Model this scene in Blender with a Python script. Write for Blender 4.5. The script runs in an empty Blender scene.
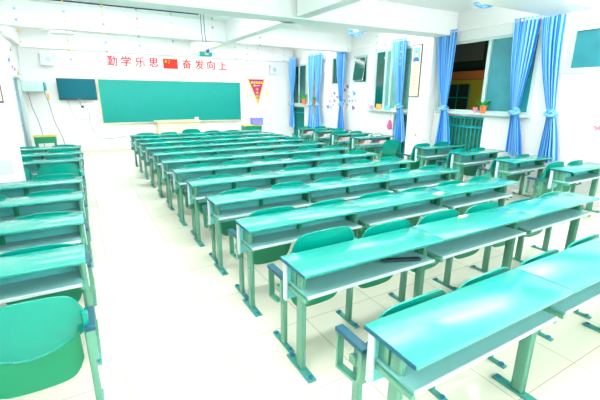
import bpy, bmesh, math, random
from mathutils import Vector, Matrix
random.seed(7)
S = bpy.context.scene
C = S.collection
PI = math.pi

# ------------------------------------------------------------------ camera
F_PX, YAW, PITCH, ROLL, EYE = 370.04, 0.5241, 0.2748, 0.0076, 1.7425
def cam_basis():
    cy, sy, cp, sp = math.cos(YAW), math.sin(YAW), math.cos(PITCH), math.sin(PITCH)
    f = Vector((sy*cp, cy*cp, -sp)); r = Vector((cy, -sy, 0)); u = r.cross(f)
    cr, sr = math.cos(ROLL), math.sin(ROLL)
    return cr*r + sr*u, -sr*r + cr*u, f
r_, u_, f_ = cam_basis()
cd = bpy.data.cameras.new('camera'); cam = bpy.data.objects.new('camera', cd); C.objects.link(cam)
cd.sensor_width = 36; cd.lens = F_PX/600*36; cd.clip_start = 0.05
M = Matrix((r_, u_, -f_)).transposed().to_4x4(); M.translation = (0, 0, EYE)
cam.matrix_world = M
S.camera = cam

# ------------------------------------------------------------------ world, exposure, lights
w = bpy.data.worlds.new('night'); S.world = w; w.use_nodes = True
w.node_tree.nodes['Background'].inputs[0].default_value = (0.02, 0.05, 0.06, 1)
w.node_tree.nodes['Background'].inputs[1].default_value = 1.0
S.view_settings.view_transform = 'Standard'
S.view_settings.look = 'None'
S.view_settings.gamma = 1
S.view_settings.use_curve_mapping = False
S.view_settings.exposure = 1.08
LAMP_W = 66.0
LAMPS = [(x, y) for y in (-4.2, -2.6, 0.9, 3.3, 7.15, 10.75) for x in (1.05, 4.8)]  # unseen lamps added to light the room, two rows behind the camera
def area(x, y, z, sx, sy, watt, col=(1.0, 1.0, 1.0)):
    l = bpy.data.lights.new('added_area_light', 'AREA'); l.shape = 'RECTANGLE'; l.size = sx; l.size_y = sy
    l.energy = watt; l.color = col
    o = bpy.data.objects.new('added_area_light', l); C.objects.link(o); o.location = (x, y, z)
    return o
def lamp_z(y): return 2.98 if y < 5 else 3.29      # underside of the added pendant lamps
for x, y in LAMPS:                                  # added lamps shine mostly upwards, the rear ones mostly downwards
    k_ = (.62 if y < 0 else .74) if y < 5 else 1.5
    area(x, y, lamp_z(y)-.015, 3.6, .6, LAMP_W*(1.15 if y < 0 else .30)*k_)
    area(x, y, lamp_z(y)+.075, 3.6, .6, LAMP_W*(.5 if y < 0 else 1.15)*k_).rotation_euler = (PI, 0, 0)
pl = bpy.data.lights.new('added_house_light', 'POINT'); pl.energy = 20; pl.color = (1, .85, .45); pl.shadow_soft_size = .2  # unseen point lamp added to light the house outside
po = bpy.data.objects.new('added_house_light', pl); C.objects.link(po); po.location = (10.6, 8.0, 2.2)

# ------------------------------------------------------------------ materials
def mat(name, col, rough=.5, spec=.5, metal=0, noise=0, nscale=30, bump=0, emit=0, coat=0):
    m = bpy.data.materials.new(name); m.use_nodes = True
    nt = m.node_tree; b = nt.nodes['Principled BSDF']
    b.inputs['Base Color'].default_value = (*col, 1); b.inputs['Roughness'].default_value = rough
    b.inputs['Specular IOR Level'].default_value = spec; b.inputs['Metallic'].default_value = metal
    if coat: b.inputs['Coat Weight'].default_value = coat; b.inputs['Coat Roughness'].default_value = .08
    if emit:
        b.inputs['Emission Color'].default_value = (*col, 1); b.inputs['Emission Strength'].default_value = emit
    if noise or bump:
        tc = nt.nodes.new('ShaderNodeTexCoord'); n = nt.nodes.new('ShaderNodeTexNoise')
        n.inputs['Scale'].default_value = nscale; n.inputs['Detail'].default_value = 3
        nt.links.new(tc.outputs['Object'], n.inputs['Vector'])
    if noise:
        mx = nt.nodes.new('ShaderNodeMix'); mx.data_type = 'RGBA'
        mx.inputs['A'].default_value = (*[c*(1-noise) for c in col], 1)
        mx.inputs['B'].default_value = (*[min(1, c*(1+noise)) for c in col], 1)
        nt.links.new(n.outputs['Fac'], mx.inputs['Factor']); nt.links.new(mx.outputs['Result'], b.inputs['Base Color'])
    if bump:
        bp = nt.nodes.new('ShaderNodeBump'); bp.inputs['Strength'].default_value = bump; bp.inputs['Distance'].default_value = .002
        nt.links.new(n.outputs['Fac'], bp.inputs['Height']); nt.links.new(bp.outputs['Normal'], b.inputs['Normal'])
    return m
def floor_mat():
    m = mat('floor_tiles', (.84, .80, .69), .16, .5)
    nt = m.node_tree; b = nt.nodes['Principled BSDF']
    tc = nt.nodes.new('ShaderNodeTexCoord'); mp = nt.nodes.new('ShaderNodeMapping'); br = nt.nodes.new('ShaderNodeTexBrick')
    mp.inputs['Location'].default_value = (-0.03, -0.24, 0)
    br.offset = 0; br.squash = 1
    br.inputs['Scale'].default_value = 1; br.inputs['Brick Width'].default_value = .667; br.inputs['Row Height'].default_value = .667
    br.inputs['Mortar Size'].default_value = .0032; br.inputs['Mortar Smooth'].default_value = .2
    br.inputs['Color1'].default_value = (.75, .745, .62, 1); br.inputs['Color2'].default_value = (.735, .73, .605, 1)
    br.inputs['Mortar'].default_value = (.40, .385, .28, 1)
    nt.links.new(tc.outputs['Object'], mp.inputs['Vector']); nt.links.new(mp.outputs['Vector'], br.inputs['Vector'])
    nt.links.new(br.outputs['Color'], b.inputs['Base Color'])
    return m
def curtain_mat():
    m = mat('curtain_satin', (.1, .32, .85), .38, .5)
    nt = m.node_tree; b = nt.nodes['Principled BSDF']
    tc = nt.nodes.new('ShaderNodeTexCoord'); mp = nt.nodes.new('ShaderNodeMapping'); n = nt.nodes.new('ShaderNodeTexNoise')
    mp.inputs['Scale'].default_value = (26, .35, 1); n.inputs['Scale'].default_value = 1; n.inputs['Detail'].default_value = 1
    cr = nt.nodes.new('ShaderNodeValToRGB')
    cr.color_ramp.elements[0].position = .43; cr.color_ramp.elements[0].color = (.0, .21, .70, 1)
    cr.color_ramp.elements[1].position = .57; cr.color_ramp.elements[1].color = (.26, .62, .94, 1)
    nt.links.new(tc.outputs['UV'], mp.inputs['Vector']); nt.links.new(mp.outputs['Vector'], n.inputs['Vector'])
    nt.links.new(n.outputs['Fac'], cr.inputs['Fac']); nt.links.new(cr.outputs['Color'], b.inputs['Base Color'])
    return m
WALL = mat('white_plaster', (.80, .825, .82), .75, .3, noise=.015, nscale=3)
CEIL = mat('ceiling_paint', (.90, .92, .92), .85, .2)
FLOOR = floor_mat()
TOP = mat('desk_laminate', (.02, .33, .28), .15, .65, noise=.08, nscale=160)
PANEL = mat('desk_panel_laminate', (.12, .60, .60), .35, .4, noise=.04, nscale=120)
SHELF = mat('shelf_laminate', (.22, .52, .52), .4, .4, noise=.03, nscale=120)
EDGE = mat('dark_edge_band', (.0, .11, .18), .45, .25)
PALE = mat('pale_edge_band', (.55, .66, .68), .4, .4)
STEEL = mat('green_painted_steel', (.08, .31, .21), .25, .8)
PLATE = mat('foot_plate_enamel', (.05, .30, .25), .35, .5)
BOLT = mat('blue_bolt_cap', (.02, .16, .30), .4, .5)
CHAIR = mat('green_plastic', (.0, .31, .24), .2, .4, noise=.03, nscale=14)
SEATM = mat('green_seat_plastic', (.0, .25, .12), .35, .45)
PAD = mat('blue_arm_pad', (.01, .10, .15), .4, .3)
WHITE = mat('white_plastic', (.84, .86, .86), .4, .4)
FRAME = mat('white_window_frame', (.50, .66, .64), .4, .4)
BOARD = mat('chalkboard_green', (.0, .28, .245), .42, .3, noise=.04, nscale=4)
BEIGE = mat('beige_metal', (.78, .70, .44), .45, .4)
CREAM = mat('cream_rim', (.72, .68, .40), .5, .4)
RED = mat('red_foam_letter', (.88, .03, .06), .6, .3)
FLAGR = mat('flag_red', (.85, .02, .01), .6, .3)
YEL = mat('yellow_print', (.90, .70, .05), .6, .3)
MAG = mat('magenta_satin', (.45, .0, .16), .5, .4)
BLACKG = mat('television_screen', (.0, .12, .165), .4, .15)
DARK = mat('dark_plastic', (.01, .04, .05), .4, .4)
CUR = curtain_mat()
WIRE = mat('dark_blue_cable', (.02, .05, .2), .5, .3)
WIREW = mat('grey_cable', (.35, .38, .5), .5, .3)
TEALM = mat('teal_painted_metal', (.0, .34, .36), .4, .4)
GLASS = mat('frosted_teal_glass', (.02, .25, .31), .22, .6, noise=.35, nscale=3)
GLASSD = mat('dark_green_glass', (.0, .10, .085), .1, .6, noise=.4, nscale=4)
GLASSP = mat('pale_green_glass', (.14, .40, .36), .2, .6, noise=.3, nscale=3)
LEAF = mat('leaf_green', (.0, .42, .06), .5, .3, noise=.3, nscale=20)
TERRA = mat('orange_pot', (.85, .20, .06), .5, .3)
PINK = mat('pink_plastic', (.85, .35, .45), .5, .3)
GOLD = mat('gold_edge', (.72, .55, .20), .4, .4)
PAPER = mat('cream_paper', (.78, .72, .50), .6, .3)
MINT = mat('mint_metal', (.46, .72, .62), .4, .4)
DOORM = mat('grey_blue_door_paint', (.20, .33, .42), .4, .4)
VIOLET = mat('violet_plastic', (.25, .25, .78), .5, .3)
GREY = mat('grey_paint', (.55, .60, .60), .6, .3)
OLIVE = mat('olive_render', (.36, .34, .03), .8, .2)
ROOFM = mat('brown_eaves', (.30, .10, .03), .8, .2)
NIGHT = mat('dark_shutter', (.01, .03, .02), .6, .2)
SKIN = mat('printed_skin', (.75, .42, .30), .6, .3)
CYAN = mat('printed_cyan', (.20, .68, .78), .6, .3)
NAVY = mat('printed_navy', (.06, .12, .38), .6, .3)
TAN = mat('printed_tan', (.50, .36, .12), .6, .3)
BMATS = [mat('paper_'+n, c, .6, .3) for n, c in (('purple', (.32, .10, .45)), ('pink', (.80, .30, .42)), ('blue', (.15, .35, .75)),
         ('orange', (.85, .42, .12)), ('green', (.08, .48, .22)), ('navy', (.06, .09, .30)), ('yellow', (.85, .70, .15)), ('cyan', (.15, .60, .75)))]
BNAME = ['purple', 'pink', 'blue', 'orange', 'green', 'navy', 'yellow', 'cyan']

# ------------------------------------------------------------------ mesh helpers
class MB:
    def __init__(s): s.bm = bmesh.new()
    def box(s, x0, x1, y0, y1, z0, z1, bev=0, seg=2):
        t = bmesh.new(); bmesh.ops.create_cube(t, size=1)
        for v in t.verts: v.co = ((x0+x1)/2+v.co.x*(x1-x0), (y0+y1)/2+v.co.y*(y1-y0), (z0+z1)/2+v.co.z*(z1-z0))
        if bev: bmesh.ops.bevel(t, geom=t.edges[:], offset=bev, segments=seg, affect='EDGES', profile=.5)
        return s.add(t)
    def add(s, t, mx=None):
        if mx is not None: t.transform(mx)
        me = bpy.data.meshes.new('t'); t.to_mesh(me); t.free(); s.bm.from_mesh(me); bpy.data.meshes.remove(me); return s
    def cyl(s, p, q, r, n=12, r2=None):
        p, q = Vector(p), Vector(q); d = q-p
        t = bmesh.new(); bmesh.ops.create_cone(t, cap_ends=True, segments=n, radius1=r, radius2=r if r2 is None else r2, depth=d.length)
        return s.add(t, Matrix.Translation((p+q)/2) @ d.to_track_quat('Z', 'Y').to_matrix().to_4x4())
    def ball(s, p, r, sx=1, sy=1, sz=1, n=10):
        t = bmesh.new(); bmesh.ops.create_uvsphere(t, u_segments=n, v_segments=max(5, n//2), radius=r)
        return s.add(t, Matrix.Translation(p) @ Matrix.Diagonal((sx, sy, sz, 1)))
    def tube(s, pts, r, n=6, closed=False):
        pts = [Vector(p) for p in pts]; rings = []
        for i, p in enumerate(pts):
            a = pts[i-1] if (i or closed) else p; b = pts[(i+1) % len(pts)] if (i < len(pts)-1 or closed) else p
            d = (b-a).normalized(); up = Vector((0, 0, 1)) if abs(d.z) < .95 else Vector((1, 0, 0))
            e = d.cross(up).normalized(); g = e.cross(d)
            rings.append([s.bm.verts.new(p+r*(math.cos(k*2*PI/n)*e+math.sin(k*2*PI/n)*g)) for k in range(n)])
        m = len(rings)
        for i in range(m if closed else m-1):
            A, B = rings[i], rings[(i+1) % m]
            for k in range(n): s.bm.faces.new((A[k], A[(k+1) % n], B[(k+1) % n], B[k]))
        if not closed:
            s.bm.faces.new(rings[0]); s.bm.faces.new(rings[-1][::-1])
        return s
    def prism(s, pts, d):
        """extrude polygon (3-D points) by vector d"""
        d = Vector(d); a = [s.bm.verts.new(Vector(p)) for p in pts]; b = [s.bm.verts.new(Vector(p)+d) for p in pts]
        n = len(a); s.bm.faces.new(a[::-1]); s.bm.faces.new(b)
        for i in range(n): s.bm.faces.new((a[i], a[(i+1) % n], b[(i+1) % n], b[i]))
        return s
    def shell(s, fn, nu, nv, d):
        """closed shell: fn(u,v)->point, thickness vector d"""
        d = Vector(d)
        A = [[s.bm.verts.new(Vector(fn(i/nu, j/nv))) for j in range(nv+1)] for i in range(nu+1)]
        B = [[s.bm.verts.new(Vector(fn(i/nu, j/nv))+d) for j in range(nv+1)] for i in range(nu+1)]
        for i in range(nu):
            for j in range(nv):
                s.bm.faces.new((A[i][j], A[i+1][j], A[i+1][j+1], A[i][j+1])); s.bm.faces.new((B[i][j], B[i][j+1], B[i+1][j+1], B[i+1][j]))
        for i in range(nu):
            s.bm.faces.new((A[i][0], B[i][0], B[i+1][0], A[i+1][0])); s.bm.faces.new((A[i][nv], A[i+1][nv], B[i+1][nv], B[i][nv]))
        for j in range(nv):
            s.bm.faces.new((A[0][j], A[0][j+1], B[0][j+1], B[0][j])); s.bm.faces.new((A[nu][j], B[nu][j], B[nu][j+1], A[nu][j+1]))
        return s
    def mesh(s, name, mats, smooth=True):
        bmesh.ops.recalc_face_normals(s.bm, faces=s.bm.faces[:])
        me = bpy.data.meshes.new(name); s.bm.to_mesh(me); s.bm.free()
        for m in (mats if isinstance(mats, (list, tuple)) else [mats]): me.materials.append(m)
        if smooth:
            me.shade_smooth(); me.set_sharp_from_angle(angle=math.radians(40))
        return me
    def build(s, name, mats, parent=None, smooth=True):
        o = bpy.data.objects.new(name, s.mesh(name, mats, smooth)); C.objects.link(o)
        if parent: o.parent = parent
        return o
def tag(o, label=None, cat=None, group=None, kind=None):
    if label: o['label'] = label
    if cat: o['category'] = cat
    if group: o['group'] = group
    if kind: o['kind'] = kind
    return o
def thing(name, loc, label, cat, group=None, rz=0):
    o = bpy.data.objects.new(name, None); C.objects.link(o); o.location = loc; o.rotation_euler = (0, 0, rz)
    o.empty_display_size = .1
    return tag(o, label, cat, group)
def kids(o): return [c for c in ALLKIDS.get(o.name, [])]
def copy_tree(o, parent=None):
    c = o.copy(); C.objects.link(c)
    if parent: c.parent = parent
    for ch in o.children: copy_tree(ch, c)
    return c
def structure(o): o['kind'] = 'structure'; return o

# ------------------------------------------------------------------ room shell
XL, XR, YF, YB, ZC = -1.28, 7.15, 13.1, -5.2, 3.45
structure(MB().box(XL-.25, XR+.25, YB-.25, YF+.25, -.12, 0).build('floor', FLOOR, smooth=False))
structure(MB().box(XL-.25, XR+.25, YB-.25, YF+.25, ZC, ZC+.15).build('ceiling', CEIL, smooth=False))
structure(MB().box(XL-.25, XR+.25, YF, YF+.25, 0, ZC).build('wall_front', WALL, smooth=False))
structure(MB().box(XL-.25, XR+.25, YB-.25, YB, 0, ZC).build('wall_back', WALL, smooth=False))
def holed_wall(name, x0, x1, y0, y1, z0, z1, holes, m):
    ys = sorted({y0, y1, *[h[0] for h in holes], *[h[1] for h in holes]}); zs = sorted({z0, z1, *[h[2] for h in holes], *[h[3] for h in holes]})
    b = bmesh.new(); cache = {}
    def V(x, y, z):
        k = (round(x, 4), round(y, 4), round(z, 4))
        if k not in cache: cache[k] = b.verts.new((x, y, z))
        return cache[k]
    def solid(i, j):
        if not (0 <= i < len(ys)-1 and 0 <= j < len(zs)-1): return False
        cy, cz = (ys[i]+ys[i+1])/2, (zs[j]+zs[j+1])/2
        return not any(h[0] < cy < h[1] and h[2] < cz < h[3] for h in holes)
    for i in range(len(ys)-1):
        for j in range(len(zs)-1):
            if not solid(i, j): continue
            a, c, d, e = ys[i], ys[i+1], zs[j], zs[j+1]
            b.faces.new((V(x0, a, d), V(x0, c, d), V(x0, c, e), V(x0, a, e))); b.faces.new((V(x1, a, d), V(x1, a, e), V(x1, c, e), V(x1, c, d)))
            if not solid(i-1, j): b.faces.new((V(x0, a, d), V(x0, a, e), V(x1, a, e), V(x1, a, d)))
            if not solid(i+1, j): b.faces.new((V(x0, c, d), V(x1, c, d), V(x1, c, e), V(x0, c, e)))
            if not solid(i, j-1): b.faces.new((V(x0, a, d), V(x1, a, d), V(x1, c, d), V(x0, c, d)))
            if not solid(i, j+1): b.faces.new((V(x0, a, e), V(x0, c, e), V(x1, c, e), V(x1, a, e)))
    mb = MB(); mb.bm.free(); mb.bm = b
    return structure(mb.build(name, m, smooth=False))
HOLES = [(3.95, 6.1, 1.42, 2.88), (4.85, 5.75, .08, 1.34), (6.9, 8.3, 1.38, 2.93), (6.88, 7.45, .08, 1.30),
         (8.62, 9.24, 2.1, 2.86), (9.66, 10.38, 2.08, 2.92), (11.85, 13.0, 1.42, 2.84), (12.1, 13.0, .08, 1.34), (2.2, 3.5, 2.13, 2.87)]
holed_wall('wall_right', XR, XR+.25, YB, YF, 0, ZC, HOLES, WALL)
holed_wall('wall_left', XL-.25, XL, YB, YF, 0, ZC, [(11.02, 12.2, .0, 2.16)], WALL)
# beams and pillars
structure(MB().prism([(XL, 6.24, 3.0), (XL, 6.7, 3.0), (XR, 6.2, 3.0), (XR, 5.76, 3.0)], (0, 0, ZC-3.0)).build('trim_1', CEIL, smooth=False))
structure(MB().box(XL, XR, 9.4, 9.75, 3.0, ZC).build('trim_2', CEIL, smooth=False))
structure(MB().box(XL, XR, 12.98, 13.1, 2.95, ZC).build('trim_3', CEIL, smooth=False))
for i, (a, b_) in enumerate(((YB, 5.86), (6.3, 9.4), (9.75, 12.92))):
    structure(MB().box(3.3, 3.52, a, b_, 3.0, ZC).build('trim_%d' % (4+i), CEIL, smooth=False))
structure(MB().box(XL, -.72, 5.38, 5.71, 0, 3.0).build('trim_7', WALL, smooth=False))
structure(MB().box(6.92, XR, 6.15, 6.74, 0, 3.0).build('trim_8', WALL, smooth=False))
structure(MB().box(XL, XL+.1, 6.3, 12.92, 2.97, ZC).build('trim_9', CEIL, smooth=False))
# baseboards
structure(MB().box(XL+.02, XR-.02, YF-.012, YF, 0, .09).build('baseboard_front', mat('tile_skirting', (.70, .68, .60), .3, .5), smooth=False))

# windows: frames, panes, sills
def frame_mb(y0, y1, z0, z1, t=.055, x0=7.135, x1=7.2, mull=()):
    m = MB()
    m.box(x0, x1, y0, y1, z0, z0+t).box(x0, x1, y0, y1, z1-t, z1).box(x0, x1, y0, y0+t, z0+t, z1-t).box(x0, x1, y1-t, y1, z0+t, z1-t)
    for k in mull: m.box(x0+.004, x1-.004, k-t*.6, k+t*.6, z0+t, z1-t)
    return m
def sill(n, y0, y1, z): structure(MB().box(7.05, 7.2, y0, y1, z-.04, z+.003, .008).build('trim_%d' % n, FRAME))
def window(n, h, mull, panes):
    r = thing('window_%d' % n, (0, 0, 0), None, None); structure(r)
    frame_mb(*h, t=.04 if n in (3, 4) else .085 if n == 6 else .055, mull=mull).build('window_frame', FRAME, r, smooth=False)
    for (a, b, m) in panes:
        MB().box(7.165, 7.173, a+.03, b-.03, h[2]+.05, h[3]-.05).build('pane', m, r, smooth=False)
    return r
window(1, HOLES[0], (4.93,), [(3.98, 4.91, GLASS)])
window(2, HOLES[2], (7.88, 7.66), [(6.93, 7.66, GLASSP), (7.66, 7.88, GLASSP), (7.88, 8.28, GLASSD)])
w3 = window(3, HOLES[4], (), [(8.62, 9.24, GLASSD)])
w4 = window(4, HOLES[5], (), [(9.72, 10.35, GLASSD)])
window(5, HOLES[6], (11.98, 12.5), [(11.98, 12.5, GLASSD), (12.5, 13.0, GLASSD)])
window(6, HOLES[8], (), [(2.2, 3.5, GLASS)])
# the tilted-in sash of window 3
MB().tube([(7.13, 8.70, 2.80), (7.13, 9.16, 2.80), (7.05, 9.16, 2.18), (7.05, 8.70, 2.18)], .014, 6, True).build('sash', FRAME, w3)
MB().prism([(7.13, 8.70, 2.80), (7.13, 9.16, 2.80), (7.05, 9.16, 2.18), (7.05, 8.70, 2.18)], (.006, 0, -.001)).build('pane', GLASSD, w3, smooth=False)
sill(10, 3.9, 6.03, 1.42); sill(11, 6.88, 8.42, 1.38); sill(12, 11.1, 13.05, 1.42)
def barred_door(n, y0, y1, z0, z1):
    r = structure(thing('door_%d' % n, (0, 0, 0), None, None))
    frame_mb(y0, y1, z0, z1, .05, 7.2, 7.25).build('door_frame', TEALM, r, smooth=False)
    MB().box(7.2, 7.24, y0+.05, y1-.05, z1-.24, z1-.2).box(7.2, 7.24, y0+.05, y1-.05, z0+.18, z0+.22).build('rail', TEALM, r, smooth=False)
    k = max(3, int((y1-y0)/.095))
    for i in range(1, k):
        y = y0+.02+(y1-y0-.04)*i/k
        MB().box(7.212, 7.232, y-.011, y+.011, z0+.05, z1-.05).build('bar', TEALM, r, smooth=False)
    MB().box(7.245, 7.255, y0+.05, y1-.05, z0+.05, z1-.05).build('back_sheet', mat('olive_glass', (.05, .17, .08), .25, .5, noise=.5, nscale=5), r, smooth=False)
barred_door(1, *HOLES[1]); barred_door(2, *HOLES[3]); barred_door(3, *HOLES[7])
# left entrance door
d = structure(thing('door_4', (0, 0, 0), None, None))
MB().box(XL-.09, XL-.04, 11.07, 12.15, .01, 2.11, .004).build('door_leaf', DOORM, d)
MB().box(XL-.25, XL+.02, 11.02, 11.07, 0, 2.16).box(XL-.25, XL+.02, 12.15, 12.2, 0, 2.16).box(XL-.25, XL+.02, 11.07, 12.15, 2.11, 2.16).build('door_frame', FRAME, d, smooth=False)
MB().cyl((XL-.05, 11.2, 1.0), (XL+.02, 11.2, 1.0), .012).cyl((XL+.02, 11.2, 1.0), (XL+.02, 11.32, 1.0), .012).build('door_handle', BOLT, d)

# the house across the way, seen through the open half of the window
hb = thing('house_across', (12.5, 9.0, 0), 'olive house with brown eaves and dark windows outside the open window', 'building')
MB().box(0, .3, -4.0, 6.0, -1.0, 2.35).build('wall', OLIVE, hb, smooth=False)
MB().box(-.5, .4, -4.1, 6.1, 2.35, 2.62).build('eaves', ROOFM, hb, smooth=False)
for y0, y1 in ((-1.6, -.4), (.2, 2.2), (3.0, 4.6)):
    wi = MB().box(-.03, .0, y0, y1, 1.25, 2.2).build('window', NIGHT, hb, smooth=False)
    fm = MB()
    for k in range(5): fm.box(-.045, -.03, y0+(y1-y0)*k/4-.015, y0+(y1-y0)*k/4+.015, 1.25, 2.2)
    fm.box(-.045, -.03, y0, y1, 1.7, 1.73).build('window_bars', TEALM, wi, smooth=False)
MB().box(.0, .3, -4.0, 6.0, 2.62, 7.0).build('upper_wall', NIGHT, hb, smooth=False)
MB().box(-.05, 0, -.2, 1.9, 3.0, 6.0).build('shutter', mat('grey_shutter', (.10, .11, .10), .7, .2), hb, smooth=False)

# ------------------------------------------------------------------ desk prototypes (local origin: left end, far edge on the floor)
UW = 7.0/12  # one seat width
DW = 2*UW
DEP = .315
def arc_box(m, x0, x1, y0, y1, z0, z1, b): m.box(x0, x1, y0, y1, z0, z1, b, 3)
def leg_parts(root, x, y):
    m = MB(); m.box(x-.02, x+.02, y-.036, y+.036, .012, .735, .014, 3)
    m.box(x-.005, x+.005, y-.042, y+.042, .012, .73, .003)
    l = m.build('leg', STEEL, root)
    p = MB(); p.box(x-.03, x+.03, y-.15, y+.15, 0, .014, .004).build('foot_plate', PLATE, l)
    for s in (-1, 1): MB().cyl((x, y+s*.122, .012), (x, y+s*.122, .024), .016, 8).build('bolt', BOLT, l)
def make_desk(left_leg):
    r = thing('student_desk', (0, 0, 0), 'x', 'desk')
    t = MB(); t.box(.003, DW-.003, -DEP, 0, .738, .762, .007, 3).build('tabletop', TOP, r)
    for x in (.0, DW-.004): MB().box(x, x+.004, -DEP+.006, -.006, .74, .76).build('edge_band', EDGE, r, smooth=False)
    MB().box(.03, DW-.03, -.05, -.028, .47, .737, .003).build('front_panel', PANEL, r)
    for x in (.012, DW-.03): MB().box(x, x+.018, -.06, -.02, .465, .737, .006).build('panel_end', PALE, r)
    MB().box(.045, DW-.045, -DEP+.04, -.05, .584, .598).build('shelf', SHELF, r, smooth=False)
    MB().box(.045, DW-.045, -DEP+.03, -DEP+.04, .580, .602, .002).build('shelf_edge', PALE, r)
    for x in (.03, DW-.055): MB().box(x, x+.025, -DEP+.034, -.06, .556, .584, .003).build('shelf_rail', STEEL, r)
    MB().box(DW/2-.018, DW/2+.018, -.09, -.05, .598, .737, .003).build('bracket', SEATM, r)
    xs = [DW-.035] + ([.075] if left_leg else [])
    for x in xs: leg_parts(r, x, -.155)
    MB().box(DW-.06, DW-.02, -.115, -.05, .598, .737, .003).build('bracket', SEATM, r)
    if left_leg: MB().box(.055, .095, -.115, -.05, .598, .737, .003).build('bracket', STEEL, r)
    return r
desk_end, desk_mid = make_desk(True), make_desk(False)

# ------------------------------------------------------------------ folding chair prototypes (origin: seat centre, floor, far edge of the desk behind)
HW = .258
def back_pt(u, v, y0, zt, zb):
    a = u*2-1
    top = zt-.03*a*a-.085*abs(a)**9
    bot = zb+.055*math.sin(abs(a)*PI*.5)**2+.03*abs(a)**8
    z = bot+(top-bot)*v
    x = a*HW*(1-.02*(1-v))
    y = y0+.03*a*a+.045*(1-v)+.03*(1-v)**3
    return (x, y, z)
def make_chair(left_arm=False, right_arm=False, right_leg=False):
    r = thing('folding_chair', (0, 0, 0), 'x', 'chair')
    m = MB(); m.shell(lambda u, v: back_pt(u, v, .028, .80, .45), 26, 12, (0, .013, 0))
    m.tube([back_pt(u/26, 0, .034, .80, .45) for u in range(27)], .012, 6)
    for i in (4, 9, 13, 17, 22):
        p_ = back_pt(i/26, 0, .030, .80, .45); m.box(p_[0]-.004, p_[0]+.004, p_[1]-.012, p_[1]+.006, p_[2]-.008, p_[2]+.022)
    b = m.build('backrest', CHAIR, r)
    for s in (-1, 1):
        MB().cyl((s*(HW+.004), .085, .50), (s*(HW+.004), .055, .67), .016, 10).build('hinge_sleeve', CHAIR, b)
    def seat_pt(u, v):
        a = u*2-1
        bot = .22+.03*a*a+.10*abs(a)**7; z = bot+(.57-bot)*v
        return (a*(HW-.035), .125+.03*(1-v)**2-.012*a*a, z)
    MB().shell(seat_pt, 20, 8, (0, .022, 0)).build('seat', SEATM, r)
    def column(x):
        m = MB(); m.box(x-.017, x+.017, .095, .155, .012, .56, .012, 3)
        l = m.build('leg', STEEL, r)
        MB().box(x-.02, x+.02, 0.0, .275, 0, .014, .004).build('foot_plate', PLATE, l)
        for y in (.03, .245): MB().cyl((x, y, .012), (x, y, .024), .016, 8).build('bolt', BOLT, l)
    column(-UW/2)
    if right_leg: column(UW/2-.03)
    def arm(x):
        m = MB(); a, b_, z0, z1, t, hx = .03, .235, .37, .58, .012, .02
        m.box(x-hx, x+hx, a, a+.03, z0+.02, z1).box(x-hx, x+hx, b_-.014, b_, z0-.01, z1-.02)
        m.prism([(x-hx, a, z0+.03), (x-hx, a+.045, z0-.004), (x-hx, b_, z0-.02), (x-hx, b_, z0-.006), (x-hx, a+.05, z0+.012), (x-hx, a+.014, z0+.04)], (2*hx, 0, 0))
        m.box(min(x, x*.9), max(x, x*.9), .10, .15, .44, .48)
        o = m.build('armrest', STEEL, r)
        MB().box(x-.026, x+.026, a-.008, b_+.012, z1-.012, z1+.016, .007, 3).build('arm_pad', PAD, o)
    if left_arm: arm(-UW/2-.045)
    if right_arm: arm(UW/2-.015)
    return r
ch = {'l': make_chair(True, False, False), 'm': make_chair(), 'r': make_chair(False, True, True), 'lr': make_chair(True, True, True)}
used = set()
def place(proto, loc, label, group, rx=0, dz=0):
    if proto.name in used: o = copy_tree(proto)
    else: o = proto; used.add(proto.name)
    o.location = loc; o['label'] = label; o['group'] = group
    if rx or dz:
        for c in o.children:
            if c.name.split('.')[0] == 'backrest':
                c.location = (0, -math.tan(rx)*.5 if rx else 0, dz); c.rotation_euler = (rx, 0, 0)
    return o
ORD = ['zeroth', 'first', 'second', 'third', 'fourth', 'fifth', 'sixth', 'seventh', 'eighth', 'ninth', 'tenth', 'eleventh', 'twelfth']
X0, D1, PIT = .971, 1.106, .8304
rv = random.Random(3)
POS = ['aisle-end', 'central', 'window-side']
for k in range(1, 13):
    D = D1+PIT*(k-1)
    row = ORD[k]
    for j in range(3):
        lab = '%s two-seat teal desk of the %s middle-block row from the back' % (POS[j], row)
        if k == 2 and j == 0: lab = 'aisle-end teal desk with a black case on its shelf, second middle row'
        place(desk_end if j == 0 else desk_mid, (X0+j*DW, D, 0), lab, 'two-seat desks of the middle block')
    for s in range(6):
        dz = rv.uniform(-.028, .002)
        if k == 2: dz = [.065, .02, .02, .01, .0, .0][s]
        if k == 1: dz = [-.03, -.035, -.04, -.035, -.03, -.03][s]
        if k == 12 and s == 2: dz = .06
        lab = 'green folding chair, %s from the aisle, fixed before the %s middle-block desk row' % (ORD[s+1], row)
        place(ch['l'] if s == 0 else ch['r'] if s == 5 else ch['m'], (X0+UW*(s+.5)+.095, D, 0), lab, 'folding chairs of the middle block', 0, dz)
# left block
XLB = -.09-DW
for k in range(1, 10):
    near = 1.62+.8304*(k-1); D = near+DEP; row = ORD[k]
    if k not in (1, 6):
        place(desk_end, (XLB, D, 0), 'teal desk of the %s left-block row from the back, along the left wall' % row, 'two-seat desks of the left block')
    for s in range(2):
        if s == 0 and k == 5: continue
        lab = '%s green folding chair in the %s left-block row from the back' % (['wall-side', 'aisle-side'][s], row)
        if k == 1 and s == 1: lab = 'large green folding chair seen from behind at the bottom left corner'
        if k == 6: lab = '%s green folding chair with its whole back showing, beside left pillar' % ['wall-side', 'aisle-side'][s]
        place(ch['r'] if s else ch['m'], (XLB+UW*(s+.5), D, 0), lab, 'folding chairs of the left block', 0, rv.uniform(-.02, .01))
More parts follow.
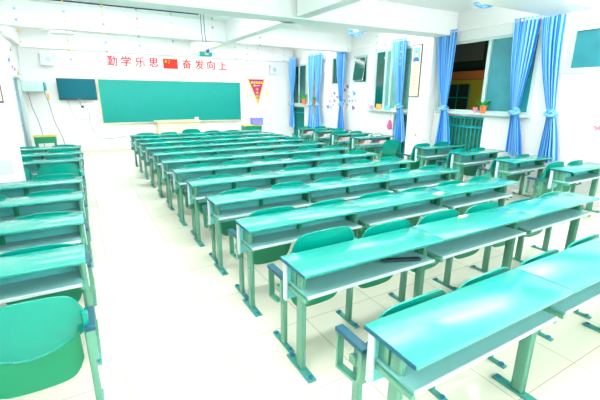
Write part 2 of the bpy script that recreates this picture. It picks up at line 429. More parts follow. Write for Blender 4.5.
# right block
XRB = 5.74
RN = [2.45, 3.28, 4.15, 5.02, 5.9, 7.1, 7.97, 8.9, 9.8]
for k, near in enumerate(RN):
    D = near+DEP; row = ORD[k+1]
    if k != 4: place(desk_end, (XRB, D, 0), 'teal desk of the %s right-block row from the back, near the windows' % row, 'two-seat desks of the right block')
    for s in range(1 if k == 4 else 2):
        lab = '%s green folding chair in the %s right-block row from the back' % (['aisle-side', 'window-side'][s], row)
        if k == 4: lab = 'lone green folding chair with its whole back showing, beside right pillar'
        place(ch['r'] if s else ch['l'], (XRB+UW*(s+.5), D, 0), lab, 'folding chairs of the right block', 0, rv.uniform(-.015, .02) + (.03 if k in (0, 6) and s == 0 else 0))

# ------------------------------------------------------------------ front wall
bb = thing('chalkboard', (0, YF-.02, 0), 'long green chalkboard with cream rim on the front wall', 'blackboard')
MB().box(.55, 5.03, -.03, 0, .89, 2.17).build('writing_surface', BOARD, bb, smooth=False)
MB().box(.52, 5.06, -.045, 0, 2.17, 2.195).box(.52, 5.06, -.075, 0, .865, .89).box(.52, .55, -.045, 0, .89, 2.17).box(5.03, 5.06, -.045, 0, .89, 2.17).build('rim', CREAM, bb, smooth=False)
tv = thing('television', (0, YF-.02, 0), 'dark flat television mounted beside the chalkboard', 'television')
MB().box(-.5, .47, -.16, -.11, 1.58, 2.17, .008).build('housing', DARK, tv)
MB().box(-.485, .455, -.163, -.16, 1.615, 2.155).build('screen', BLACKG, tv, smooth=False)
MB().box(-.2, .2, -.11, 0, 1.75, 2.0).build('wall_bracket', DARK, tv, smooth=False)
MB().box(-.03, .03, -.165, -.16, 1.588, 1.6).build('emblem', WHITE, tv, smooth=False)

def glyph(ch_, x, z, size, label, m=RED, y=YF, depth=.012, name='wall_character', cat='letter', parent=None, group='red characters above the chalkboard', sx=1):
    cu = bpy.data.curves.new('glyph', 'FONT'); cu.body = ch_; cu.size = size; cu.extrude = depth/2; cu.align_x = 'CENTER'; cu.align_y = 'CENTER'
    t = bpy.data.objects.new('glyph', cu); C.objects.link(t)
    bpy.context.view_layer.update()
    dg = bpy.context.evaluated_depsgraph_get()
    me = bpy.data.meshes.new_from_object(t.evaluated_get(dg)); C.objects.unlink(t); bpy.data.objects.remove(t)
    b2 = bmesh.new()
    for ox, oz in ((-.012, 0), (.012, 0), (0, .01), (0, -.01)):   # heavier strokes
        n0 = len(b2.verts); b2.from_mesh(me); b2.verts.ensure_lookup_table()
        for v in b2.verts[n0:]: v.co += Vector((ox*size, oz*size, .0015*n0/max(1, n0) * (1+len(b2.verts)*.0) + .0007*(ox > 0) + .0014*(oz > 0)))
    b2.to_mesh(me); b2.free()
    me.materials.clear(); me.materials.append(m)
    o = bpy.data.objects.new(name, me); C.objects.link(o)
    o.rotation_euler = (PI/2, 0, 0); o.scale = (sx, 1, 1)
    if parent: o.parent = parent; o.location = (x, y, z)
    else: o.location = (x, y-depth/2, z); tag(o, label, cat, group)
    return o
# pixel centres measured on the photograph give the wall positions below
GX = [((112.2, 61.7), '勤', 'first red character above the chalkboard, furthest left'), ((126.3, 62.1), '学', 'second red character from the left above the chalkboard'),
      ((140.4, 62.6), '乐', 'third red character from the left above the chalkboard'), ((153.7, 63), '思', 'red character just left of the flag above the chalkboard'),
      ((186.6, 63.9), '奋', 'red character just right of the flag above the chalkboard'), ((199.4, 64.4), '发', 'second red character to the right of the flag'),
      ((211, 65.0), '向', 'third red character to the right of the flag'), ((222.3, 65.6), '上', 'last red character above the chalkboard, furthest right')]
def ray(px, py):
    return (r_*((px-300)/F_PX) - u_*((py-200)/F_PX) + f_).normalized()
def on_plane(px, py, axis, val):
    d_ = ray(px, py); c0 = Vector((0, 0, EYE)); t = (val-c0[axis])/d_[axis]; return c0+d_*t
for px_, c_, lab in GX:
    p_ = on_plane(px_[0], px_[1], 1, YF); glyph(c_, p_.x, 2.69, .31, lab)
fl = thing('national_flag', (2.70, YF, 2.70), 'small red flag with yellow stars between the red characters', 'flag')
MB().box(-.225, .225, -.012, 0, -.15, .15).build('cloth', FLAGR, fl, smooth=False)
def star(cx, cz, R, rot):
    return [(cx+(R if i % 2 == 0 else R*.4)*math.sin(rot+i*PI/5), -.012, cz+(R if i % 2 == 0 else R*.4)*math.cos(rot+i*PI/5)) for i in range(10)]
for cx, cz, R, a in ((-.14, .07, .05, 0), (-.06, .115, .017, .4), (-.03, .085, .017, .7), (-.03, .045, .017, 0), (-.06, .015, .017, .4)):
    MB().prism(star(cx, cz, R, a), (0, -.004, 0)).build('star', YEL, fl, smooth=False)

pn = thing('pennant', (0, YF, 0), 'triangular magenta pennant with yellow border and tassels', 'pennant')
T = [(5.33, -.012, 2.30), (6.03, -.012, 2.30), (5.74, -.012, 1.40)]
MB().prism(T, (0, .006, 0)).build('cloth', MAG, pn, smooth=False)
def strip(p, q, wd):
    p, q = Vector(p), Vector(q); d = (q-p).normalized(); n = Vector((-d.z, 0, d.x))*wd
    return [p, q, q+n, p+n]
MB().prism(strip(T[2], T[0], -.04), (0, -.005, 0)).prism(strip(T[1], T[2], -.04), (0, -.005, 0)).build('border', YEL, pn, smooth=False)
MB().cyl((5.27, -.016, 2.315), (6.09, -.016, 2.315), .012).build('hanging_rod', GOLD, pn)
for x, z0 in ((5.32, 1.65), (6.08, 1.7)):
    m = MB(); m.tube([(x, -.014, 2.30), (x+.005, -.014, z0+.32)], .004).cyl((x+.005, -.014, z0+.32), (x+.012, -.014, z0), .012, 8, .02)
    m.build('tassel', YEL, pn)
em = MB()
for i in range(5): em.box(5.48+i*.095, 5.545+i*.095, -.016, -.012, 2.16, 2.225)
em.box(5.56, 5.83, -.016, -.012, 2.075, 2.10).box(5.60, 5.64, -.016, -.012, 2.05, 2.12)
for i in range(4):
    z = 1.97-i*.125; em.box(5.66, 5.76, -.016, -.012, z-.012, z+.012).box(5.70, 5.72, -.016, -.012, z-.04, z+.04).box(5.665, 5.755, -.016, -.012, z-.045, z-.03)
em.build('lettering', YEL, pn, smooth=False)

def wall_speaker(x, label, hx, hz):
    s = thing('wall_speaker', (x, YF, 0), label, 'speaker', 'wall speakers')
    MB().box(-hx, hx, -.2, -.03, 2.5, 2.5+hz, .02).build('cabinet', mat('pale_speaker_box', (.72, .77, .76), .5, .3), s)
    MB().cyl((.05, -.2, 2.5+hz*.5), (.05, -.212, 2.5+hz*.5), .075, 20).build('driver', mat('grey_blue_cone', (.48, .60, .68), .5, .3), s)
    MB().box(-.05, .05, -.03, 0, 2.58, 2.7).build('wall_bracket', GREY, s, smooth=False)
wall_speaker(-.65, 'pale wall speaker high up in the left front corner', .15, .32)
wall_speaker(6.28, 'pale wall speaker high up to the right of the pennant', .11, .30)

# box on the wall over the left door, cables under it
eb = thing('wall_unit', (0, 12.6, 0), 'pale green metal box mounted in the left front corner', 'wall unit')
MB().box(-1.27, -.80, -.15, .49, 1.80, 2.06, .01).build('housing', MINT, eb)
MB().box(-.80, -.765, -.13, .47, 1.83, 2.04, .006).build('end_cap', TEALM, eb)
MB().box(-.75, -.70, -.12, -.112, 1.58, 1.74).tube([(-.78, -.10, 1.83), (-.73, -.115, 1.74)], .004).build('tag', mat('orange_tag', (.88, .50, .12), .6, .3), eb, smooth=False)
def cable(pts, r, label, m=WIRE):
    return tag(MB().tube(pts, r, 5).build('cable', m), label, 'cable')
cable([(-1.15, 12.35, 1.80), (-1.12, 12.36, 1.4), (-1.05, 12.38, 1.1), (-1.0, 12.4, .75), (-1.0, 12.4, .012)], .007, 'dark cable hanging from the left part of the green box')
cable([(-.80, 12.5, 1.83), (-.74, 12.55, 1.5), (-.68, 12.6, 1.0), (-.55, 12.7, .5), (-.5, 12.75, .01)], .007, 'dark cable hanging from the right end of the green box')
cable([(.0, 13.0, 1.60), (.03, 13.08, 1.40), (.16, 13.085, 1.36), (.2, 13.085, 1.15), (.18, 13.085, .9), (.26, 13.085, .62), (.42, 13.085, .40), (.95, 13.085, .42), (1.15, 13.085, .47)], .009, 'thin cable trailing down the wall from the television', WIREW)
cable([(-.3, 13.0, 1.60), (-.26, 13.085, 1.3), (-.18, 13.085, 1.05), (.02, 13.085, 1.0), (.17, 13.085, 1.05)], .007, 'grey cable looping under the left part of the television', WIREW)
so = thing('wall_socket', (0, YF, 0), 'white socket box with dark plug under the television', 'socket')
MB().box(.02, .30, -.03, 0, 1.33, 1.47, .005).build('plate', WHITE, so); MB().box(.02, .09, -.05, -.03, 1.35, 1.41).build('plug', DARK, so, smooth=False)

# teacher's desk, stools with things on them
td = thing('teacher_desk', (2.6, 11.95, 0), 'beige teacher desk standing before the chalkboard', 'teacher desk')
MB().box(-.62, .62, 0, .55, .02, .93, .006).build('body', BEIGE, td)
MB().box(-.67, .67, -.04, .58, .93, .97, .01).build('desk_top', BEIGE, td)
MB().box(-.6, .6, .02, .53, 0, .02).build('plinth', GREY, td, smooth=False)
for i in (-1, 1): MB().box(i*.3-.25, i*.3+.25, .55, .562, .1, .9, .004).build('door', BEIGE, td)
cb = thing('chalk_box', (3.16, 12.1, .97), 'small white chalk box on the teacher desk', 'box')
MB().box(-.05, .05, -.05, .05, 0, .09, .004).build('carton', WHITE, cb); MB().box(-.052, .052, -.052, .052, .07, .095, .003).build('lid', GREY, cb)
def small_table(x, y, wx, h, label):
    t = thing('side_table', (x, y, 0), label, 'table', 'small green tables along the front wall')
    MB().box(-wx/2, wx/2, -.2, .2, h-.025, h, .005).build('tabletop', mat('yellow_wood', (.62, .55, .12), .5, .3), t)
    MB().box(-wx/2+.02, wx/2-.02, -.18, .18, h-.19, h-.025).build('apron', SEATM, t, smooth=False)
    for sx in (-1, 1):
        for sy in (-1, 1): MB().box(sx*(wx/2-.05)-.02, sx*(wx/2-.05)+.02, sy*.15-.02, sy*.15+.02, 0, h-.19).build('leg', SEATM, t, smooth=False)
small_table(5.12, 12.3, .66, .75, 'small green table with a violet crate, right of the chalkboard')
small_table(-.92, 12.05, .52, .67, 'small green table with yellow top by the left door')
vb = thing('storage_basket', (5.32, 12.3, .75), 'violet plastic basket on the small green table', 'basket')
m = MB(); m.box(-.19, .19, -.13, .13, 0, .015).box(-.19, .19, -.13, -.118, 0, .23).box(-.19, .19, .118, .13, 0, .23).box(-.19, -.178, -.118, .118, 0, .23).box(.178, .19, -.118, .118, 0, .23)
m.build('body', VIOLET, vb, smooth=False)
MB().box(-.205, .205, -.145, .145, .215, .235).build('rim', mat('violet_rim', (.35, .33, .82), .5, .3), vb, smooth=False)

# ------------------------------------------------------------------ curtains and rods
def rod(y0, y1, label, n=3):
    r = thing('curtain_rod', (7.0, 0, 3.06), label, 'curtain rod', 'white curtain rods')
    MB().cyl((0, y0, 0), (0, y1, 0), .014, 10).build('pole', WHITE, r)
    for y in (y0, y1): MB().ball((0, y, 0), .026).build('finial', WHITE, r)
    for i in range(n):
        y = y0+.12+(y1-y0-.24)*i/(n-1)
        MB().box(-.008, .15, y-.012, y+.012, -.012, .012).build('bracket', WHITE, r, smooth=False)
rod(2.0, 5.95, 'white curtain rod over the wide window right of the pillar'); rod(6.95, 13.0, 'white curtain rod over the windows left of the pillar', 5)
def curtain(y0, y1, yk, yb, wb, zb, label, npl=6, zk=1.5, seed=0):
    r = thing('curtain', (7.0, (y0+y1)/2, 0), label, 'curtain', 'knotted blue curtains')
    rn = random.Random(seed); ph = rn.random()*6; yc0 = (y0+y1)/2; w0 = (y1-y0)/2; z1 = 3.10
    fr = [rn.uniform(.7, 1.3) for _ in range(40)]
    def fold(u, k): return math.sin(2*PI*npl*u+ph+.6*math.sin(5*u+ph))*k
    m = MB(); bm = m.bm; uvl = bm.loops.layers.uv.new('UVMap')
    nu, nv = 72, 30
    def pt(u, v):
        z = z1+(zb-z1)*v; vk = (z1-zk)/(z1-zb)
        if v < vk:
            t = v/vk; e = t*t*(3-2*t); e = t**1.6
            yc = yc0+(yk-yc0)*e; wd = w0+(.055-w0)*e; am = .038*(1-.45*e)
        else:
            t = (v-vk)/(1-vk); e = t**.7
            yc = yk+(yb-yk)*e; wd = .055+(wb-.055)*e; am = .022+.03*e
            z += .03*math.sin(u*9+ph)*t
        a = 2*u-1
        return (fold(u, am)+(.0 if v < vk else .02*math.sin(a*3)), yc-yc0+a*wd, z)
    G = [[bm.verts.new(pt(i/nu, j/nv)) for j in range(nv+1)] for i in range(nu+1)]
    for i in range(nu):
        for j in range(nv):
            f = bm.faces.new((G[i][j], G[i+1][j], G[i+1][j+1], G[i][j+1]))
            for lp, (a, b) in zip(f.loops, ((i, j), (i+1, j), (i+1, j+1), (i, j+1))): lp[uvl].uv = (a/nu+seed*.37, b/nv)
    m.build('drape', CUR, r)
    k = MB()
    for i in range(5):
        k.ball((rn.uniform(-.02, .02), yk-yc0+rn.uniform(-.03, .03), zk+rn.uniform(-.05, .05)), .062, 1, 1.1, .75, 12)
    k.tube([(.075*math.cos(a/10*2*PI), yk-yc0+.085*math.sin(a/10*2*PI), zk+.035*math.sin(a/10*2*PI+1)) for a in range(10)], .028, 8, True)
    uv = k.bm.loops.layers.uv.new('UVMap')
    for f in k.bm.faces:
        for lp in f.loops: lp[uv].uv = (lp.vert.co.z*2.2+lp.vert.co.y*2, lp.vert.co.y*3)
    k.build('knot', CUR, r)
    for i in range(npl): MB().tube([(.026*math.cos(a*PI/4), -w0+(i+.5)*2*w0/npl, 3.06+.026*math.sin(a*PI/4)) for a in range(8)], .006, 5, True).build('eyelet', WHITE, r)
    return r
curtain(3.57, 3.91, 3.51, 3.44, .16, .66, 'blue curtain furthest right, beside the small high window', 5, 1.47, 1)
curtain(3.93, 4.39, 4.15, 4.03, .15, .70, 'blue curtain over the right edge of the wide window', 6, 1.48, 2)
curtain(5.64, 6.12, 5.75, 5.70, .20, .62, 'blue curtain beside the barred door, right of the pillar', 6, 1.5, 3)
curtain(7.06, 7.52, 7.12, 7.05, .19, .62, 'blue curtain just left of the pillar with the poster', 6, 1.5, 4)
curtain(9.45, 9.92, 9.62, 9.55, .2, .6, 'blue curtain hanging among the butterfly stickers', 5, 1.5, 5)
curtain(10.74, 11.12, 10.95, 10.85, .2, .6, 'blue curtain right of the far window, just left of the butterflies', 5, 1.45, 6)
curtain(11.24, 11.6, 11.42, 11.38, .2, .6, 'blue curtain between the two red potted plants', 5, 1.45, 8)
curtain(12.5, 13.05, 12.8, 12.78, .2, .6, 'blue curtain in the far corner, next to the front wall', 6, 1.45, 7)

# ------------------------------------------------------------------ right wall decorations
def pot(x, y, z, label, pm, s=1, leaf=True):
    r = thing('potted_plant' if leaf else 'flower_pot', (x, y, z), label, 'plant' if leaf else 'pot', 'pots on the window sills')
    MB().cyl((0, 0, 0), (0, 0, .14*s), .045*s, 16, .062*s).cyl((0, 0, .125*s), (0, 0, .15*s), .07*s, 16).build('pot', pm, r)
    if leaf:
        m = MB(); rn = random.Random(int(y*100))
        for i in range(16):
            a = rn.uniform(0, 2*PI); t = rn.uniform(.3, 1); L = rn.uniform(.09, .17)*s
            p = Vector((.04*s*math.cos(a), .04*s*math.sin(a), .14*s)); q = p+Vector((math.cos(a)*L*t, math.sin(a)*L*t, L*(1.2-t*.7)))
            sd = Vector((-math.sin(a), math.cos(a), 0))*.028*s; md = (p+q)/2+Vector((0, 0, .02*s))
            m.prism([p, md-sd, q, md+sd], (0, 0, .003))
        m.build('foliage', LEAF, r, smooth=False)
    return r
pot(7.075, 4.84, 1.423, 'small leafy plant in an orange pot on the wide window sill', TERRA)
pot(7.075, 5.02, 1.423, 'pink pot beside the orange pot on the sill', PINK, .75, False)
pot(7.075, 12.02, 1.423, 'red potted plant on the far window sill', TERRA, 1.4)
pot(7.05, 11.18, 1.423, 'red potted plant between folds of the far blue curtain', TERRA, 1.1)
def sill_item(y, m, label, w=.16, h=.12):
    o = MB(); o.box(7.095, 7.133, y-w/2, y+w/2, 1.383, 1.383+h, .02, 3).ball((7.09, y, 1.38+h*.55), w*.3, .3)
    return tag(o.build('sill_ornament', m), label, 'ornament', 'bright ornaments on the window sill')
sill_item(8.33, BMATS[1], 'pale pink ornament at the far end of the window sill', .14, .12)
sill_item(8.02, BMATS[3], 'orange ornament on the sill left of the blue curtain', .2, .16)
sill_item(7.68, BMATS[7], 'pale cyan ornament on the sill left of the blue curtain', .2, .11)
sill_item(7.33, BMATS[6], 'yellow green ornament on the sill behind the curtain', .16, .11)
o = MB(); o.ball((7.11, 7.55, .98), .09, .4, .9, 1.1, 12).ball((7.12, 7.55, 1.08), .06, .4, 1, 1, 10).tube([(7.13, 7.55, 1.1), (7.14, 7.55, 1.34)], .004)
tag(o.build('hanging_ornament', mat('hot_pink_felt', (.9, .12, .35), .6, .3)), 'hot pink ornament hanging below the window sill', 'ornament')

def butterfly(p, size, mi, label, axis='x', sgn=-1, group='paper butterflies on the right wall'):
    m = MB(); s = size*.62; rn = random.Random(int(p.y*977+p.z*311)); a = rn.uniform(-.9, .9)
    def L(u, v, h):
        c_, s_ = math.cos(a), math.sin(a); uu, vv = u*c_-v*s_, u*s_+v*c_
        return Vector((sgn*h, uu, vv))
    for sd in (-1, 1):
        up = [(0, .05), (sd*.25, .42), (sd*.5, .45), (sd*.52, .2), (sd*.3, -.02), (0, -.02)]
        lo = [(0, -.02), (sd*.3, -.04), (sd*.4, -.25), (sd*.25, -.45), (sd*.08, -.25), (0, -.12)]
        for poly in (up, lo): m.prism([L(u*s, v*s, .004+abs(u)*s*.5) for u, v in poly], (sgn*.003, 0, 0))
    m.tube([L(0, .2*s, .006), L(0, -.25*s, .006)], .03*s, 5)
    o = m.build('paper_butterfly', BMATS[mi], smooth=False); o.location = p
    return tag(o, label, 'butterfly', group)
BF = [(348.5, 86.5, 0, .19, 'topmost'), (345.5, 90.5, 0, .17, 'second highest'), (355, 93.5, 2, .24, 'large right-hand'), (349.5, 96.5, 1, .16, 'upper middle'),
      (345.3, 100.5, 2, .2, 'middle'), (353, 100.5, 4, .15, 'right-hand'), (356.2, 100.5, 2, .11, 'tiny rightmost'), (350, 101, 5, .1, 'tiny middle'),
      (348, 105, 1, .16, 'low middle'), (354, 108, 0, .22, 'lowest right-hand'), (335, 93, 5, .18, 'upper left'), (332.5, 96, 3, .15, 'left'),
      (338, 97, 0, .16, 'left of curtain'), (330.5, 101.5, 4, .14, 'far left'), (335, 101, 0, .18, 'lower left'), (334.3, 105, 1, .13, 'low left'),
      (328.8, 106.5, 0, .24, 'largest low left'), (331.5, 107.3, 7, .2, 'low far left'), (343.5, 106.5, 6, .13, 'low curtain-side'), (346.5, 108, 3, .1, 'tiny lowest')]
for px, py, mi, sz, wd in BF:
    butterfly(on_plane(px, py, 0, XR), sz, mi, '%s %s paper butterfly on the wall around the blue curtain' % (wd, BNAME[mi]))
for px, py, mi, sz, lab in ((9.5, 49.5, 4, .16, 'green paper butterfly highest on the left wall'), (8, 60, 2, .2, 'blue paper butterfly on the left wall'),
                            (11.5, 67, 1, .16, 'pink paper butterfly on the left wall above the door'), (14, 69.5, 0, .13, 'purple paper butterfly on the left wall above the door'),
                            (17.3, 72.5, 3, .18, 'orange paper butterfly lowest on the left wall')):
    butterfly(on_plane(px, py, 0, XL), sz, mi, lab, sgn=1, group='paper butterflies on the left wall')
for px, py, mi, sz, lab in ((416, 135.3, 4, .09, 'green paper butterfly low on the right pillar'), (421, 122, 7, .06, 'tiny pale cyan butterfly on the right pillar'),
                            (425.5, 129, 1, .05, 'tiny pink butterfly right side of the right pillar'), (413.5, 127, 2, .05, 'tiny blue butterfly left side of the right pillar'),
                            (424, 140, 0, .05, 'tiny purple butterfly lowest on the right pillar')):
    butterfly(on_plane(px, py, 0, 6.92), sz, mi, lab, group='paper butterflies on the right pillar')
p = on_plane(598, 128, 0, XR)
butterfly(p, .16, 1, 'pink red butterfly on the right wall at the picture edge')

# portrait poster on the right pillar
a0 = on_plane(413.8, 46, 0, 6.92); a1 = on_plane(422.6, 46, 0, 6.92); a1.z = on_plane(411.8, 96, 0, 6.92).z
ps = thing('framed_poster', (6.92, 0, 0), 'narrow cream poster with portrait photo on the right pillar', 'poster')
y1, y0, z1, z0 = a0.y, a1.y, a0.z, a1.z
MB().box(-.02, 0, y0-.018, y1+.018, z0-.02, z1+.02).build('frame', mat('dark_brown_frame', (.12, .09, .06), .5, .3), ps, smooth=False)
MB().box(-.024, -.02, y0, y1, z0, z1).build('sheet', PAPER, ps, smooth=False)
pw = (y1-y0); pz = z1-.05-.30; cyy = (y0+y1)/2
MB().box(-.026, -.024, y0+.03, y1-.03, pz, z1-.05).build('photo_background', CYAN, ps, smooth=False)
def disc(cy, cz, ry, rz, x, n=16, lo=0, hi=2*PI): return [(x, cy+ry*math.cos(lo+(hi-lo)*i/n), cz+rz*math.sin(lo+(hi-lo)*i/n)) for i in range(n+(0 if hi-lo > 6 else 1))]
MB().prism(disc(cyy, pz, pw*.36, .10, -.026, 12, 0, PI), (-.001, 0, 0)).build('printed_suit', NAVY, ps, smooth=False)
MB().prism(disc(cyy, pz+.155, .045, .065, -.027), (-.001, 0, 0)).build('printed_face', SKIN, ps, smooth=False)
MB().prism(disc(cyy, pz+.185, .048, .045, -.028, 12, 0, PI), (-.001, 0, 0)).build('printed_hair', mat('printed_grey_hair', (.25, .24, .24), .6, .3), ps, smooth=False)
for i in range(7):
    z = pz-.08-i*.085; MB().box(-.026, -.024, cyy-.03, cyy+.03, z-.008, z+.008).box(-.0262, -.0238, cyy-.006, cyy+.006, z-.028, z+.028).build('printed_mark', TAN, ps, smooth=False)

# left pillar: gilt strip, grey notice
gs = thing('hanging_scroll', (0, 5.38, 0), 'narrow gilt edged scroll high on the left pillar', 'scroll')
MB().box(-.79, -.745, -.012, 0, 1.66, 2.28).build('sheet', PAPER, gs, smooth=False)
MB().box(-.80, -.79, -.02, 0, 1.64, 2.3).box(-.745, -.738, -.02, 0, 1.64, 2.3).box(-.80, -.738, -.02, 0, 1.64, 1.66).build('frame', mat('dark_violet_frame', (.09, .04, .12), .5, .3), gs, smooth=False)
nt_ = thing('paper_notice', (0, 5.38, 0), 'pale grey paper notice low on the left pillar', 'notice')
MB().box(-.98, -.775, -.004, 0, .83, 1.0).build('sheet', mat('grey_paper', (.62, .66, .66), .7, .2, noise=.1, nscale=40), nt_, smooth=False)

# ------------------------------------------------------------------ ceiling things
def garland(x, y, ztop, zbot, label, seed):
    r = thing('star_garland', (x, y, ztop), label, 'garland', 'star garlands hanging from the beams')
    MB().tube([(0, 0, 0), (0, 0, zbot-ztop)], .0012, 4).build('thread', mat('thread', (.7, .75, .8), .5, .3) if 'thread' not in bpy.data.materials else bpy.data.materials['thread'], r, smooth=False)
    rn = random.Random(seed); n = max(3, int((ztop-zbot)/.11))
    for i in range(n):
        z = (zbot-ztop)*(i+.7)/n
        R = rn.uniform(.018, .028)
        b = MB().prism([(c_[0], 0, z+c_[2]) for c_ in star(0, 0, R, rn.uniform(0, 1))], (0, .005, 0))
        b.build('star', BMATS[rn.choice([6, 6, 2, 7, 1, 4])], r, smooth=False)
GA = [(17, 5, .0, 45), (67, 6, 0, 62), (106, 9, 0, 80), (138, 11, 0, 48), (172, 14, 0, 44), (213, 17, 0, 56), (260, 22, 0, 47)]
wd = ['furthest left', 'second from the left', 'third from the left', 'fourth from the left', 'fifth from the left', 'just right of the dangling box', 'seventh from the left']
for i, (px, pt_, _, pb) in enumerate(GA):
    P_ = on_plane(px, (pt_+pb)/2, 1, 6.26); zb = on_plane(px, pb, 1, 6.26).z
    garland(P_.x, 6.26, 3.0, zb, 'thin star garland on the near beam, %s' % wd[i], i)
for i, (px, pb) in enumerate(((221, 62), (235, 66), (247, 62), (258, 60), (273, 60), (284, 62), (297, 58), (311, 66), (326, 62), (333, 60))):
    P_ = on_plane(px, 50, 1, 9.5); zb = on_plane(px, pb, 1, 9.5).z
    garland(P_.x, 9.5, 3.0, zb, 'thin star garland on the far beam, %s from the left' % ORD[i+1], 20+i)
for i, (px, pb) in enumerate(((377, 52), (386, 60), (402, 66))):
    P_ = on_plane(px, 40, 1, 6.28); zb = on_plane(px, pb, 1, 6.28).z
    garland(P_.x, 6.28, 3.0, zb, 'thin star garland before the right windows, %s from the left' % ORD[i+1], 40+i)

cable([(XL, 6.685, 2.99), (-.4, 6.63, 2.99), (.6, 6.57, 2.99), (1.84, 6.495, 2.99)], .009, 'blue cable running along the underside of the near beam')
hb2 = thing('hanging_device', (1.9, 6.49, 2.392), 'dark green box dangling on blue wires from the near beam', 'device')
MB().box(-.115, .115, -.06, .06, -.03, .03, .006).build('housing', TEALM, hb2)
MB().box(-.12, -.095, -.062, .062, -.032, .032, .004).build('end_cap', MINT, hb2)
MB().box(-.01, .05, -.062, -.06, -.008, .008).build('indicator', YEL, hb2, smooth=False)
for a, b_ in (((-.03, 0, .605), .05), ((.02, 0, .605), .08)):
    MB().tube([a, (a[0]+.0, 0, .35), (a[0]+.015, 0, .2), (b_, 0, .06), (b_-.02, 0, .028)], .005, 5).build('wire', WIRE, hb2)
MB().ball((.055, 0, .05), .028).build('plug', mat('blue_plug', (.04, .10, .75), .5, .3), hb2)

def dome(px, py, z, label):
    P_ = on_plane(px, py, 2, z)
    r = thing('ceiling_lamp', (P_.x, P_.y, ZC), label, 'lamp', 'round ceiling lamps')
    MB().ball((0, 0, z-ZC), .26, 1, 1, .2, 24).build('shade', WHITE, r)
    MB().cyl((0, 0, z-ZC+.03), (0, 0, 0), .03).build('stem', WHITE, r)
dome(216.5, 16.8, 3.28, 'round white lamp hanging behind the near beam')
dome(179.5, 39, 3.16, 'round white lamp behind the far beam, to the right')
dome(62, 33, 3.16, 'round white lamp behind the far beam, to the left')
def fan(px, py, z, label):
    P_ = on_plane(px, py, 2, z); k_ = .55
    r = thing('ceiling_fan', (P_.x, P_.y, ZC), label, 'fan', 'blue ceiling fans'); d_ = z-ZC
    MB().cyl((0, 0, d_+.04), (0, 0, 0), .022).build('rod', WHITE, r)
    MB().ball((0, 0, d_), .06, 1, 1, .7, 16).build('motor', WHITE, r)
    BL = BMATS[2]
    for i in range(3):
        a = i*2*PI/3+.5; c_, s_ = math.cos(a), math.sin(a)
        poly = [(.07, -.03), (.17, -.07), (.27, -.05), (.28, .04), (.17, .06), (.07, .03)]
        MB().prism([(k_*(u*c_-v*s_), k_*(u*s_+v*c_), d_+v*.25) for u, v in poly], (0, 0, .006)).build('blade', mat('blue_blade', (.08, .36, .70), .4, .4) if 'blue_blade' not in bpy.data.materials else bpy.data.materials['blue_blade'], r, smooth=False)
    g = MB()
    for zz, R in ((-.05, .30*k_), (.05, .30*k_), (-.09, .18*k_)):
        g.tube([(R*math.cos(t_*PI/14), R*math.sin(t_*PI/14), d_+zz) for t_ in range(28)], .006, 5, True)
    for i in range(12):
        a = i*PI/6; c_, s_ = math.cos(a), math.sin(a)
        g.tube([(.04*c_, .04*s_, d_+.06), (.3*k_*c_, .3*k_*s_, d_+.05), (.3*k_*c_, .3*k_*s_, d_-.05), (.18*k_*c_, .18*k_*s_, d_-.09), (.04*c_, .04*s_, d_-.1)], .004, 4)
    g.build('guard', bpy.data.materials['blue_blade'], r)
fan(356, 31, 3.12, 'blue ceiling fan hanging behind the near beam')
fan(486, 0, 3.2, 'blue ceiling fan at the top edge, before the near beam')
for i, (x, y) in enumerate(LAMPS):  # housings made up to carry the added area lights
    r = thing('added_pendant', (x, y, ZC), '%s added unseen white pendant light under the ceiling, counted from the back' % ORD[i+1], 'lamp', 'added pendant lights')
    d_ = lamp_z(y)-ZC
    MB().box(-1.83, 1.83, -.33, .33, d_, d_+.06, .008).build('housing', WHITE, r)
    for sx in (-1.2, 1.2): MB().cyl((sx, 0, d_+.06), (sx, 0, 0), .01, 8).build('hanger', GREY, r)

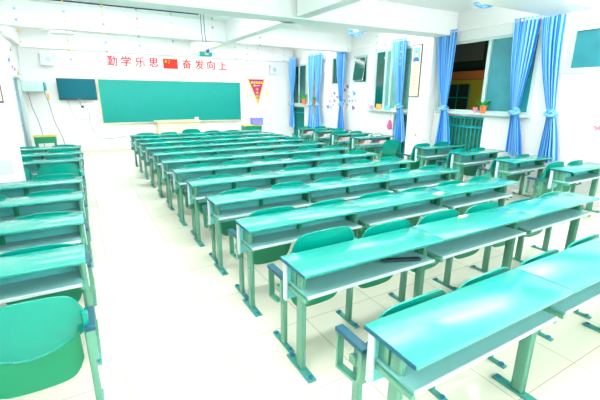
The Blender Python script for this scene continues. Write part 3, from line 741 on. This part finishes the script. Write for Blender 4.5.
# ------------------------------------------------------------------ things left on desks and shelves
bc = thing('pencil_case', (1.86, D1+PIT-.175, .600), 'long black pencil case with bent end on the near desk shelf', 'case')
bc.rotation_euler = (0, 0, -.4)
MB().box(-.12, .15, -.022, .022, 0, .02, .008, 3).build('body', DARK, bc)
MB().prism([(-.11, -.026, .004), (-.16, -.024, .02), (-.185, -.02, .055), (-.165, -.02, .062), (-.14, -.024, .035), (-.11, -.026, .028)], (0, .05, 0)).build('flap', DARK, bc)
def book(x, y, z, m, w, d_, h, label, rz=0):
    r = thing('book', (x, y, z), label, 'book', 'books on the right-block shelves', rz)
    MB().box(-w/2+.004, w/2-.002, -d_/2+.004, d_/2-.004, .003, h-.003).build('pages', WHITE, r, smooth=False)
    MB().box(-w/2, w/2, -d_/2, d_/2, 0, .003).box(-w/2, w/2, -d_/2, d_/2, h-.003, h).box(-w/2, -w/2+.003, -d_/2, d_/2, .003, h-.003).build('cover', m, r, smooth=False)
cols = [PINK, PAPER, WHITE, BMATS[2], BMATS[6], BMATS[1]]
cn = ['pink', 'cream', 'white', 'blue', 'yellow', 'rose']
for k in (5, 6, 7, 8):
    D = RN[k]+DEP
    for q, x in enumerate((.28, .80)):
        z = .602; n = 3 if q == 0 else 2
        for i in range(n):
            ci = (k*2+q+i) % 6; h = .03
            book(XRB+x+.02*i, D-.19, z, cols[ci], .24, .17, h, '%s book, layer %s of %s pile under the %s right-block desk' % (cn[ci], ['one', 'two', 'three'][i], ['left', 'right'][q], ORD[k+1]), .05*i)
            z += h
tp = thing('tissue_pack', (XRB+.72, RN[5]+DEP-.15, .762), 'crumpled white tissue lying on a far right-block desk', 'tissue')
m = MB()
m.shell(lambda u, v: ((u-.5)*.2, (v-.5)*.13, .008+.03*abs(math.sin(u*9)*math.cos(v*7))), 14, 10, (0, 0, .004)); m.build('paper', WHITE, tp)

# every prototype that was never placed is removed
for pr in [desk_end, desk_mid, *ch.values()]:
    if pr.name not in used:
        for c_ in list(pr.children_recursive): bpy.data.objects.remove(c_)
        bpy.data.objects.remove(pr)
